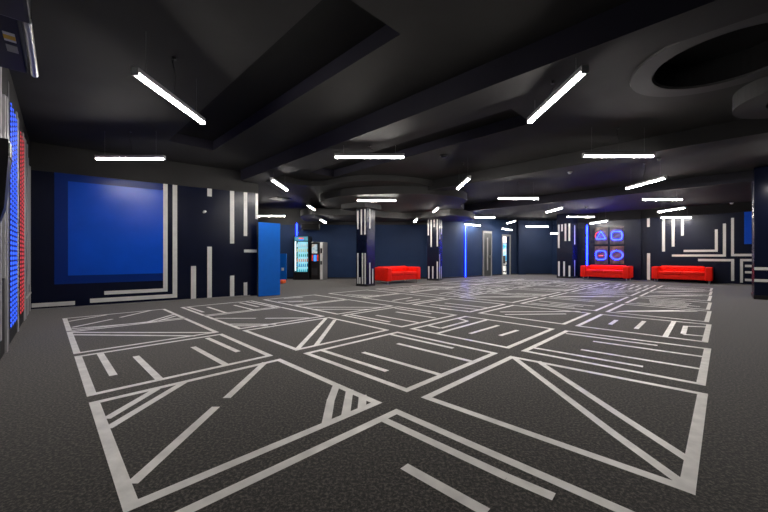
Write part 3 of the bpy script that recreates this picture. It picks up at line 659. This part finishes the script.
for (dx, dz, sx, sz, m_) in ((0, .025, .2, .05, 'key_r'), (0, -.005, .24, .022, 'white'), (0, -.035, .2, .04, 'key_b')): obj('logo', box(bmesh.new(), (dx, -.018, H1 - .13 + dz), (sx, .008, sz), 0, .003), m_, o)
o = obj('door', box(bmesh.new(), (0, -.012, 1.02), (W1 - .13, .008, 1.36)), 'glass', t)
bm = bmesh.new(); box(bm, (-W1 / 2 + .045, -.012, 1.02), (.03, .025, 1.42)); box(bm, (W1 / 2 - .045, -.012, 1.02), (.03, .025, 1.42)); box(bm, (0, -.012, .33), (W1 - .06, .025, .03)); box(bm, (0, -.012, 1.71), (W1 - .06, .025, .02)); obj('door_frame', bm, 'black', o)
obj('door_handle', cyl(bmesh.new(), (W1 / 2 - .045, -.045, .8), (W1 / 2 - .045, -.045, 1.2), .01), 'steel', o)
rows = [(0, 'teal bottle'), (5, 'blue bottle'), (1, 'orange bottle'), (2, 'green bottle'), (4, 'pale yellow bottle'), (3, 'white bottle')]
names = ['bottom', 'second lowest', 'third lowest', 'third highest', 'second highest', 'top']
BM = [bottle_mesh(m_) for m_ in BOT]
for z, (bi, bn), rn in zip(SH, rows, names):
    for k in range(6):
        o = bpy.data.objects.new('bottle', BM[bi]); C.objects.link(o); o.location = (CX - W1 / 2 + .15 + k * (W1 - .25) / 5.2, FZ + .13, z + .001 if z > .4 else .341)
        tag(o, '%s in the %s row of the lit cooler' % (bn, rn), 'bottle', 'bottles in the %s row of the cooler' % rn)
# snack machine
x0, x1 = (309.6 - 384) / F * FZ, (322 - 384) / F * FZ; W2 = x1 - x0; H2 = zz(242, FZ)
t = thing('vending_machine', 'grey sided vending machine with black front and lit keypad, right of the drinks cooler', 'vending machine', ((x0 + x1) / 2 + .04, FZ + .0, 0), math.radians(-8))
obj('body', box(bmesh.new(), (0, .36, H2 / 2), (W2, .68, H2), 0, .01), 'grey', t)
fr = obj('front_panel', box(bmesh.new(), (-.06, .005, H2 / 2), (W2 - .12, .035, H2 - .04), 0, .006), 'black', t)
obj('picture_window', box(bmesh.new(), (-.09, -.018, H2 - .30), (W2 - .3, .014, .4)), 'menu', fr)
bm = bmesh.new()
for kx in (-.19, .05):
    for kz in range(5): box(bm, (kx, -.018, .86 + kz * .055), (.05, .014, .028))
obj('keypad', bm, 'key_r', fr); obj('selection_screen', box(bmesh.new(), (-.07, -.018, .96), (.12, .014, .28)), 'key_b', fr)
obj('dispensing_flap', box(bmesh.new(), (-.09, -.018, .36), (W2 - .3, .014, .3)), 'dark', fr)
bm = bmesh.new(); box(bm, (W2 / 2 - .06, -.0, H2 / 2), (.11, .03, H2 - .04)); pn = obj('coin_panel', bm, 'white', t)
obj('coin_slot', box(bmesh.new(), (W2 / 2 - .06, -.02, 1.28), (.08, .01, .22)), 'black', pn); obj('coin_tray', box(bmesh.new(), (W2 / 2 - .06, -.02, .75), (.08, .01, .16)), 'dark', pn)
# air conditioner above
xa, xb = (299.5 - 384) / F * 15.3, (318 - 384) / F * 15.3
t = thing('air_conditioner', 'long black wall air conditioner above the vending machines', 'air conditioner', ((xa + xb) / 2, 15.835, zz(229.3, 15.3)))
obj('casing', box(bmesh.new(), (0, -.11, .15), (xb - xa, .22, .3), 0, .03), 'black', t); obj('outlet_flap', box(bmesh.new(), (0, -.2, .035), (xb - xa - .1, .06, .02)), 'dark', t)
# blue partition by the end of the mural wall
p, q = at(258.4, 297.0), at(280.2, 295.2); d_ = (q - p).to_2d(); L_ = d_.length
t = thing('partition', 'tall plain blue partition panel at the end of the mural wall', 'partition', ((p.x + q.x) / 2, (p.y + q.y) / 2, 0), math.atan2(d_.y, d_.x))
obj('panel', box(bmesh.new(), (0, .03, .965), (L_, .06, 1.91), 0, .004), 'blue_panel', t); obj('edge_strip', box(bmesh.new(), (-L_ / 2 - .006, .03, .965), (.012, .064, 1.91)), 'black', t); obj('foot_rail', box(bmesh.new(), (0, .03, .006), (L_ - .02, .05, .012)), 'dark', t)
# low blue counter and orange seat behind
p = at(283.4, 281.6)
t = thing('low_partition', 'low blue panel behind the tall blue partition, left of the cooler', 'partition', (p.x - .40, p.y + .25, 0))
obj('panel', box(bmesh.new(), (0, .04, .6), (.9, .08, 1.1), 0, .008), 'blue_panel', t); obj('socket', box(bmesh.new(), (.3, -.008, .5), (.1, .016, .12), 0, .004), 'white', t); obj('foot_rail', box(bmesh.new(), (0, .04, .025), (.86, .07, .05)), 'dark', t)
p = at(283.2, 283.2)
tag(obj('cushion', box(bmesh.new(), (p.x - .37, p.y - .08, .07), (.9, .4, .14), 0, .035, 3), 'orange', None, True), 'flat orange floor cushion in front of the low blue panel', 'cushion')

# ------------------------------------------------------------------ left-edge equipment
def onleft(u, off=0.0): return W_left.hit(u)[0]
# air curtain unit above, jutting from the left wall
pf, pn_ = at(35, 79, 2.60), at(22, 14, 2.60)
dv = Vector((W_left.d.x, W_left.d.y)); mid = Vector((pf.x, pf.y)) - dv * .62
gap = (mid - W_left.p0).dot(W_left.n)
t = thing('air_curtain', 'navy wall unit with a silver roller edge high at upper left', 'air unit', (mid.x, mid.y, 2.60), W_left.rz)
sg = 1 if W_left.n.dot(Vector((-W_left.d.y, W_left.d.x))) > 0 else -1
# local +x runs towards the mural, local y*sg away from the wall
obj('housing', box(bmesh.new(), (.0, -sg * (gap / 2 + .02), .17), (1.2, gap - .05, .30), 0, .012), 'navy_case', t)
obj('roller_edge', cyl(bmesh.new(), (-.35, -sg * .0, .03), (.6, 0, .03), .025, 20), 'steel', t)
obj('black_end', box(bmesh.new(), (-.62, -sg * (gap / 2 - .01), .10), (.32, gap + .03, .30), 0, .02), 'black', t)
lb = obj('sticker', box(bmesh.new(), (-.03, -sg * (gap * .36), .0185), (.14, .06, .003)), 'white', t); obj('sticker_band', box(bmesh.new(), (-.03, -sg * (gap * .36), .0165), (.06, .06, .004)), 'yellow', lb)
obj('sticker', box(bmesh.new(), (.16, -sg * (gap * .36), .0185), (.12, .06, .003)), 'grey', t)
obj('mounting_bracket', box(bmesh.new(), (.2, -sg * (gap - .03), .3), (.5, .06, .4)), 'black', t)
# black wedge speaker on the slats
a_ = onleft(-14); c_ = W_left.pt(a_, 1.33, .045)
t = thing('wall_speaker', 'black tapered wall speaker hung on the grey slats at the left edge', 'speaker', c_, W_left.rz)
bm = bmesh.new(); sec = [(.0, .05, .03), (.12, .08, .06), (.55, .13, .09), (.68, .13, .09)]; rings = [[bm.verts.new((x_ * w_, sg * y_, z)) for x_, y_ in ((-1, 0), (1, 0), (1, dd), (-1, dd))] for z, w_, dd in sec]
for a1_, b1_ in zip(rings, rings[1:]):
    for k in range(4): bm.faces.new((a1_[k], a1_[(k + 1) % 4], b1_[(k + 1) % 4], b1_[k]))
bm.faces.new(rings[0]); bm.faces.new(rings[-1]); obj('cabinet', bm, 'black', t); obj('grille', box(bmesh.new(), (0, sg * .092, .6), (.2, .006, .12)), 'dark', t)
obj('wall_bracket', box(bmesh.new(), (0, -sg * .012, .35), (.06, .024, .12)), 'dark', t)

# ------------------------------------------------------------------ small ceiling and wall fittings
def disc(name, u, v, zc, r_, m_, label, cat, h_=.05):
    p = at(u, v, zc - .02); t = thing(name, label, cat, (p.x, p.y, zc))
    obj('base', cyl(bmesh.new(), (0, 0, -.018), (0, 0, -.0005), r_, 20), m_, t); obj('sensor_head', cyl(bmesh.new(), (0, 0, -h_), (0, 0, -.018), r_ * .55, 16, r_ * .8), m_, t)
disc('smoke_detector', 444, 156.5, ZC, .085, 'dark', 'dark round detector on the ceiling bay in the middle', 'detector')
disc('smoke_detector', 569.8, 172.6, ZC, .06, 'white', 'pale round detector on the ceiling behind the second beam', 'detector')
disc('smoke_detector', 586.3, 207.5, 3.06, .075, 'dark', 'dark round detector on the low ceiling before the neon wall', 'detector')
disc('smoke_detector', 731.7, 203.2, 3.06, .06, 'white', 'pale round detector on the low ceiling at far right', 'detector')
disc('smoke_detector', 659, 159.5, ZC, .035, 'white', 'tiny pale sprinkler head right of the longest level lamp', 'sprinkler')
disc('smoke_detector', 275, 204.5, 2.86 if False else ZC, .05, 'white', 'small pale detector near the ceiling end of the mural wall', 'detector') if False else None
p = at(280, 198.5, 3.06)
t = thing('air_vent', 'square dark ceiling vent near the end of the mural wall', 'vent', (p.x, at(280, 198.5, ZC).y, ZC)); t.location.x = (280 - 384) / F * t.location.y
obj('vent_frame', box(bmesh.new(), (0, 0, -.01), (.6, .6, .018), .785), 'dark', t)
bm = bmesh.new()
for k in range(6): box(bm, ((k - 2.5) * .08 * math.cos(.785), (k - 2.5) * .08 * math.sin(.785), -.024), (.05, .5, .01), .785)
obj('louvre', bm, 'black', t)
a_, z_ = W_mural.az(204.5, 212.3); c_ = W_mural.pt(a_, z_)
t = thing('security_camera', 'small white security camera on the navy wall right of the blue mural', 'camera', c_, W_mural.rz)
obj('mount', cyl(bmesh.new(), (0, -.03, .02), (0, 0, .02), .03), 'grey', t); obj('camera_body', cyl(bmesh.new(), (-.03, -.10, -.01), (.02, -.02, .02), .025), 'white', t)

# ------------------------------------------------------------------ world, camera, view
w = bpy.data.worlds.new('World'); bpy.context.scene.world = w; w.use_nodes = True
w.node_tree.nodes['Background'].inputs[0].default_value = (.02, .022, .03, 1); w.node_tree.nodes['Background'].inputs[1].default_value = .3
cam = bpy.data.cameras.new('Camera'); cam.sensor_width = 36; cam.lens = 16.0; cam.clip_start = .05; cam.clip_end = 100
co = bpy.data.objects.new('Camera', cam); C.objects.link(co); co.location = (0, 0, H); co.rotation_euler = (math.pi / 2, 0, 0)
sc = bpy.context.scene; sc.camera = co
sc.view_settings.view_transform = 'Standard'; sc.view_settings.look = 'None'; sc.view_settings.gamma = 1; sc.view_settings.use_curve_mapping = False
sc.view_settings.exposure = 0.0
